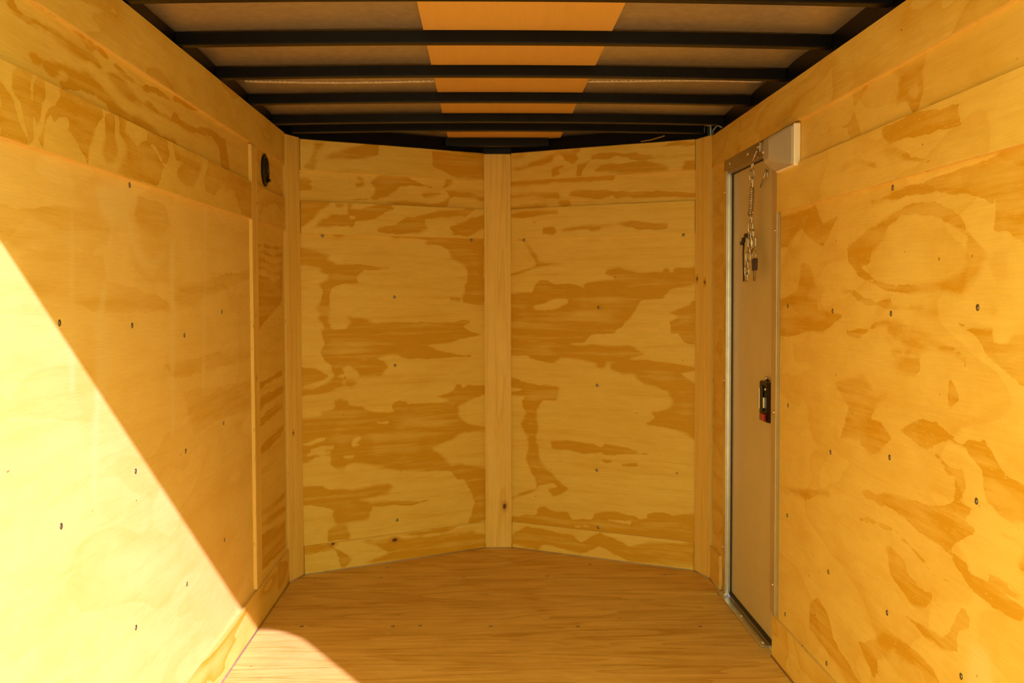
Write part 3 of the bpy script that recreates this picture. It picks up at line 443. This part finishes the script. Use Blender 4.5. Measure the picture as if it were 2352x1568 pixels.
# sealed roof seam with its row of rivets
for x0, x1 in ((-.86, -.232), (.292, .88)):
    mb = MB(); k = int((x1-x0)/.016)
    for i in range(k+1):
        x = x0 + (x1-x0)*i/k; y = 3.395 + .001*math.sin(i*2.3); mb.lathe([(.0065, 0), (.006, .003), (.002, .0042)], 8, (x, y, skin_z(x, y) - .0004), (0, 0, -1))
    o = mb.build('rivet_row', 'seal', ce); o['kind'] = 'stuff'
    mb = MB(); mb.tube([(x0 + (x1-x0)*i/24, 3.407, skin_z(x0 + (x1-x0)*i/24, 3.407)) for i in range(25)], .0045, 6); mb.build('roof_seam', 'seal', ce)

ORD = ['nearest', 'second', 'third', 'fourth', 'fifth', 'farthest']
for i, y in enumerate(BOWS):
    mb = MB(); n = 24; hw = .0165; x1 = .892 if i < 5 else .86
    secs = []
    for j in range(n+1):
        x = -x1 + 2*x1*j/n; c = crown(x); secs.append([(x, y-hw, ZB+c), (x, y+hw, ZB+c), (x, y+hw, ZT+c), (x, y-hw, ZT+c)])
    vs = [q for s_ in secs for q in s_]
    fs = [(a*4+k, a*4+(k+1) % 4, a*4+4+(k+1) % 4, a*4+4+k) for a in range(n) for k in range(4)] + [(0,1,2,3), (n*4+3, n*4+2, n*4+1, n*4)]
    mb.add(vs, fs); o = mb.build('roof_beam', 'black_steel', bevel=.0025)
    lab = ('%s black steel roof beam from the camera, crossing under the plywood strip' % ORD[i]) if i not in (0, 5) else \
          ('nearest black steel roof beam, cut by the top of the picture' if i == 0 else 'farthest black steel roof beam, just before the V shaped front wall')
    tag(o, lab, 'beam', 'thing', 'black steel roof beams')

# rear door frame (behind the field of view; the sun comes in past it)
mb = MB(); hz, jx, cr = 1.919, .850, .11
mb.box((jx, REAR-.06, -.06), (.955, REAR, 1.97)).box((-.955, REAR-.06, -.06), (-.84, REAR, 1.97)).box((-.84, REAR-.06, hz), (jx, REAR, 1.97))
arc = [(jx-cr + cr*math.sin(a), hz-cr + cr*math.cos(a)) for a in [math.pi/2*k/8 for k in range(9)]]
pl = [(jx, hz)] + arc[::-1]
k = len(pl); mb.add([(x, REAR-.055, z) for x, z in pl] + [(x, REAR-.005, z) for x, z in pl], [list(range(k)), [k+i for i in range(k)][::-1]] + [(i, (i+1) % k, k+(i+1) % k, k+i) for i in range(k)])
tag(mb.build('door_2', 'black_steel'), 'open rear doorway frame that lets the sun in', 'doorway', 'structure')
tag(MB().box((-30, -30, -.62), (30, 30, -.45)).build('ground', 'ground'), 'sunlit pale ground outside the open trailer', 'ground', 'structure')

# ---------------------------------------------------------------- door_1
d1 = empty('door_1', (.9, 3.55, 0)); tag(d1, 'tan metal side door in an aluminium frame on the right', 'door', 'structure')
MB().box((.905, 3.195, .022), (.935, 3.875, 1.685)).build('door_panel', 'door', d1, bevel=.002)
jb = MB().box((.8795, 3.860, .012), (.904, 3.8765, 1.672)).box((.8785, 3.853, .012), (.882, 3.899, 1.672))
jb.box((.889, 3.8545, .012), (.892, 3.860, 1.672)).build('door_jamb', 'alu', d1, bevel=.001)
MB().box((.8835, 3.196, .012), (.904, 3.212, 1.672)).box((.8795, 3.1925, .145), (.8835, 3.246, 1.672)).build('door_jamb', 'frame_wood_reflect', d1, bevel=.001)
MB().box((.8795, 3.240, 1.660), (.904, 3.860, 1.672)).box((.878, 3.195, 1.672), (.882, 3.895, 1.7135)).build('door_header', 'alu_dull', d1, bevel=.001)
MB().box((.866, 3.300, .0005), (.905, 3.93, .0045)).box((.900, 3.213, .0045), (.905, 3.86, .014)).build('door_sill', 'alu', d1, bevel=.0008)
MB().box((.897, 3.214, .010), (.9055, 3.858, .024)).build('weather_seal', 'rubber', d1)
MB().box((.900, 3.852, .024), (.9055, 3.8605, 1.66)).build('weather_seal', 'rubber', d1)
MB().box((.902, 3.214, 1.656), (.9055, 3.852, 1.660)).build('weather_seal', 'rubber', d1)
def bolt(c, ax, r=.0065): MB().lathe([(r, 0), (r*.95, .0018), (r*.6, .0036), (r*.15, .0042)], 12, c, ax).build('bolt', 'chrome', d1)
for y, z in ((3.802,1.693),(3.545,1.693),(3.30,1.693)): bolt((.878, y, z), (-1,0,0))
for y, z in ((3.888,1.593),(3.888,.856),(3.888,.194)): bolt((.8785, y, z), (-1,0,0))
for y, z in ((3.214,.808),(3.214,.24),(3.214,1.40)): bolt((.8795, y, z), (-1,0,0))
for x, y in ((.884,3.885),(.884,3.619),(.884,3.335)): bolt((x, y, .0045), (0,0,1), .008)
# latch: black housing, rim, two bright plates, paddle, red lock slide
la = MB()
la.prism([(.905, 3.245), (.905, 3.392), (.884, 3.390), (.878, 3.375), (.880, 3.30), (.896, 3.25)], .762, .898)
la = la.build('latch', 'black_plastic', d1, bevel=.004); tag(la, 'black latch housing with a red slide')
MB().box((.8765, 3.376, .802), (.8805, 3.391, .875)).build('latch_plate', 'chrome', la, bevel=.001)
MB().box((.8745, 3.314, .810), (.8795, 3.326, .846)).build('latch_plate', 'chrome', la, bevel=.001)
MB().box((.8735, 3.331, .796), (.8795, 3.362, .884)).build('latch_paddle', 'black_plastic', la, bevel=.002)
tag(MB().box((.868, 3.300, .768), (.8790, 3.336, .792)).build('lock_slide', 'red_plastic', la, bevel=.002), 'red plastic lock slide')
MB().lathe([(.004, 0), (.004, .006), (.002, .008)], 10, (.8765, 3.285, .876), (-1, 0, 0)).build('latch_screw', 'chrome', la)
MB().tube([(.902, 3.352, .897), (.894, 3.352, .908), (.894, 3.352, .914)], .004, 8).build('latch_pin', 'zinc', la)

# ---------------------------------------------------------------- dome light
dl = empty('dome_light', (.869, 3.08, 1.58)); tag(dl, 'white plastic dome light above the door corner', 'light fixture')
MB().box((.868, 2.984, 1.5795), (.8895, 3.172, 1.7075)).build('base', 'white_plastic', dl, bevel=.004)
def rrect(y0, y1, z0, z1, r, n=5):
    q = []
    for cy, cz, a0 in ((y1-r, z1-r, 0), (y0+r, z1-r, 90), (y0+r, z0+r, 180), (y1-r, z0+r, 270)):
        q += [(cy + r*math.cos(math.radians(a0 + 90*k/n)), cz + r*math.sin(math.radians(a0 + 90*k/n))) for k in range(n+1)]
    return q
rings = [(.868, rrect(2.987, 3.169, 1.583, 1.704, .010)), (.861, rrect(2.989, 3.167, 1.585, 1.702, .010)), (.842, rrect(3.035, 3.160, 1.596, 1.692, .014)), (.826, rrect(3.072, 3.152, 1.606, 1.684, .016)), (.820, rrect(3.084, 3.144, 1.613, 1.677, .016))]
vs = [(x, y, z) for x, q in rings for y, z in q]; k = len(rings[0][1])
MB().add(vs, [(i*k+j, i*k+(j+1) % k, (i+1)*k+(j+1) % k, (i+1)*k+j) for i in range(len(rings)-1) for j in range(k)] + [list(range(k)), [(len(rings)-1)*k+j for j in range(k)][::-1]], 0, False).build('lens', 'lens', dl)
MB().lathe([(.010, 0), (.010, .012), (.008, .016), (.011, .022), (.011, .028), (.005, .034)], 12, (.8655, 3.095, 1.642), (-1, 0, 0)).build('bulb', 'alu_dull', dl)
MB().box((.8185, 3.138, 1.638), (.823, 3.152, 1.644)).build('lens_tab', 'white_plastic', dl)

# ---------------------------------------------------------------- wall vent
av = empty('air_vent', (-.8905, 3.80, 1.603)); tag(av, 'round black louvred air vent high on the left wall', 'vent')
c = (-.8905, 3.802, 1.667)
mb = MB(); R0 = .061; n = 40
for r, x in ((R0, 0), (R0, .005), (R0-.006, .008), (R0-.014, .008), (R0-.015, .003), (R0-.015, .001)):
    mb.v += [(c[0]+x, c[1] + r*math.cos(2*math.pi*k/n), c[2] + r*math.sin(2*math.pi*k/n)) for k in range(n)]
for i in range(5):
    for k in range(n): mb.f.append((i*n+k, i*n+(k+1) % n, (i+1)*n+(k+1) % n, (i+1)*n+k)); mb.mi.append(0); mb.sm.append(False)
mb.build('rim', 'black_plastic', av)
MB().lathe([(R0-.012, .0002), (R0-.012, .001)], 32, c, (1, 0, 0)).build('back_plate', 'rubber', av)
for i in range(9):
    z = -.040 + .010*i; h = math.sqrt(max(0, .047**2 - z*z))
    if h < .008: continue
    MB().add([(c[0]+.0012, c[1]-h, c[2]+z), (c[0]+.0012, c[1]+h, c[2]+z), (c[0]+.007, c[1]+h, c[2]+z-.005), (c[0]+.007, c[1]-h, c[2]+z-.005),
              (c[0]+.0012, c[1]-h, c[2]+z-.0022), (c[0]+.0012, c[1]+h, c[2]+z-.0022), (c[0]+.007, c[1]+h, c[2]+z-.0072), (c[0]+.007, c[1]-h, c[2]+z-.0072)],
             [(0,1,2,3),(4,5,6,7),(0,1,5,4),(1,2,6,5),(2,3,7,6),(3,0,4,7)]).build('louvre', 'black_plastic', av)
MB().lathe([(.006, .004), (.006, .014), (.003, .016)], 10, (c[0], c[1]+.036, c[2]-.034), (1, 0, 0)).build('knob', 'black_plastic', av)

# ---------------------------------------------------------------- holdback chain, keys, tie
def link_pts(c, L, wd, plane, tilt=0., n=16):
    """stadium loop of length L, width wd; plane 'y' (seen flat) or 'x' (edge on)"""
    q = []
    for k in range(n):
        a = 2*math.pi*k/n; x = wd/2*math.cos(a); z = (L/2 - wd/2)*(1 if math.sin(a) >= 0 else -1) + wd/2*math.sin(a)
        o = Vector((0, x, z)) if plane == 'y' else Vector((x, 0, z))
        o = Matrix.Rotation(tilt, 3, 'X') @ o; q.append(Vector(c) + o)
    return q
XC = .862
ch = empty('door_chain', (XC, 3.44, 1.27)); tag(ch, 'zinc holdback chain with spring hanging at the top of the door', 'chain')
MB().box((.8735, 3.378, 1.678), (.878, 3.408, 1.708)).build('bracket', 'zinc', ch, bevel=.001)
for dy in (-.007, .007): MB().lathe([(.004, 0), (.003, .003), (.001, .0036)], 8, (.8735, 3.393+dy, 1.695), (-1, 0, 0)).build('rivet', 'chrome', ch)
MB().tube([(.872, 3.39, 1.682), (.866, 3.385, 1.680), (XC, 3.417, 1.652), (XC-.003, 3.424, 1.644)], .0028, 8).build('hook', 'zinc', ch)
MB().tube([(.872, 3.388, 1.682), (.866, 3.407, 1.680), (XC, 3.345, 1.650)], .0028, 8).build('hook', 'zinc', ch)
MB().box((.900, 3.378, 1.592), (.905, 3.405, 1.622)).build('bracket', 'zinc', ch, bevel=.001)
MB().tube([(.899, 3.375, 1.615), (.893, 3.372, 1.605), (.889, 3.377, 1.590), (.887, 3.412, 1.560)], .0028, 8).build('hook', 'zinc', ch)
spec = [((3.427,1.634),.034,'y',.5), ((3.431,1.606),.036,'x',0), ((3.425,1.577),.036,'y',.1), ((3.435,1.452),.030,'y',0), ((3.443,1.427),.036,'x',0), ((3.448,1.400),.036,'y',-.1),
        ((3.446,1.375),.034,'x',0), ((3.462,1.352),.036,'y',-.2), ((3.474,1.324),.034,'x',0), ((3.484,1.299),.034,'y',-.1), ((3.490,1.276),.034,'x',0), ((3.489,1.254),.030,'y',0)]
for (y, z), L, pln, tl in spec: MB().tube(link_pts((XC, y, z), L, .016, pln, tl), .0027, 6, closed=True).build('chain_link', 'zinc', ch)
for (y, z), L, pln, tl in (((3.418,1.398),.036,'y',.1), ((3.411,1.372),.034,'x',0), ((3.425,1.344),.034,'y',-.7)): MB().tube(link_pts((XC+.002, y, z), L, .016, pln, tl), .0027, 6, closed=True).build('chain_link', 'zinc', ch)
co = [(XC + .008*math.cos(t_*2*math.pi), 3.427 + .014*(t_/11) + .008*math.sin(t_*2*math.pi), 1.562 - .090*t_/11) for t_ in [i/14 for i in range(11*14+1)]]
MB().tube(co, .0020, 6).build('spring', 'zinc', ch)
for s_ in (-1, 1):
    MB().tube([(XC, 3.441 + s_*.010, 1.490), (XC, 3.441 + s_*.012, 1.474), (XC, 3.441 + s_*.020, 1.466), (XC, 3.441 + s_*.029, 1.470), (XC, 3.441 + s_*.032, 1.482)], .0022, 6).build('spring_hook', 'zinc', ch)
kr = empty('key_ring', (XC, 3.385, 1.25)); tag(kr, 'two dark purple headed keys on a ring hanging from the door chain', 'keys')
MB().tube([(XC, 3.393 + .021*math.cos(a), 1.326 + .021*math.sin(a)) for a in [2*math.pi*k/24 for k in range(24)]], .0014, 6, closed=True).build('ring', 'zinc', kr)
for y, t_ in ((3.405, .10), (3.372, -.10)):
    R_ = Matrix.Rotation(-t_, 3, 'X')
    def loc(q, y=y, R_=R_): return [Vector((XC, y, 1.312)) + R_ @ Vector(v) for v in q]
    def bx(a, b):
        m_ = MB().box(a, b); m_.v = [tuple(v) for v in loc(m_.v)]; return m_
    kh = bx((-.004, -.011, -.038), (.004, .011, .004)).build('key', 'key_head', kr, bevel=.003)
    m_ = bx((-.0012, -.004, -.074), (.0012, .004, -.038)); n_ = bx((-.0012, .003, -.066), (.0012, .006, -.060)); m_.add(n_.v, n_.f); m_.build('key_blade', 'zinc', kh)
ct = empty('cable_tie', (XC-.006, 3.465, 1.24)); tag(ct, 'thin black cable tie looped through the door chain', 'cable tie')
MB().box((XC-.024, 3.452, 1.372), (XC-.015, 3.474, 1.392)).box((XC-.023, 3.474, 1.366), (XC-.016, 3.500, 1.380)).box((XC-.022, 3.418, 1.388), (XC-.015, 3.452, 1.404)).build('tie_head', 'black_plastic', ct, bevel=.003)
MB().tube([(XC-.018, 3.462, 1.376), (XC-.018, 3.470, 1.34), (XC-.018, 3.468, 1.30), (XC-.018, 3.460, 1.238)], .0028, 6).build('tie_tail', 'black_plastic', ct)

# ---------------------------------------------------------------- loose wires above the front wall
o = MB().tube([(.62, 4.335, 1.8585), (.655, 4.318, 1.861), (.70, 4.300, 1.872), (.715, 4.29, 1.876)], .0018, 6).build('electrical_wire', 'wire_yellow'); tag(o, 'short yellow wire poking over the right front wall panel', 'wire')
o = MB().tube([(.880, 4.10, 1.850), (.872, 4.06, 1.862), (.878, 4.02, 1.872), (.870, 3.97, 1.866), (.876, 3.93, 1.852)], .0026, 8).build('electrical_wire', 'wire_blue'); tag(o, 'pale blue wire loop at the top right front corner', 'wire')
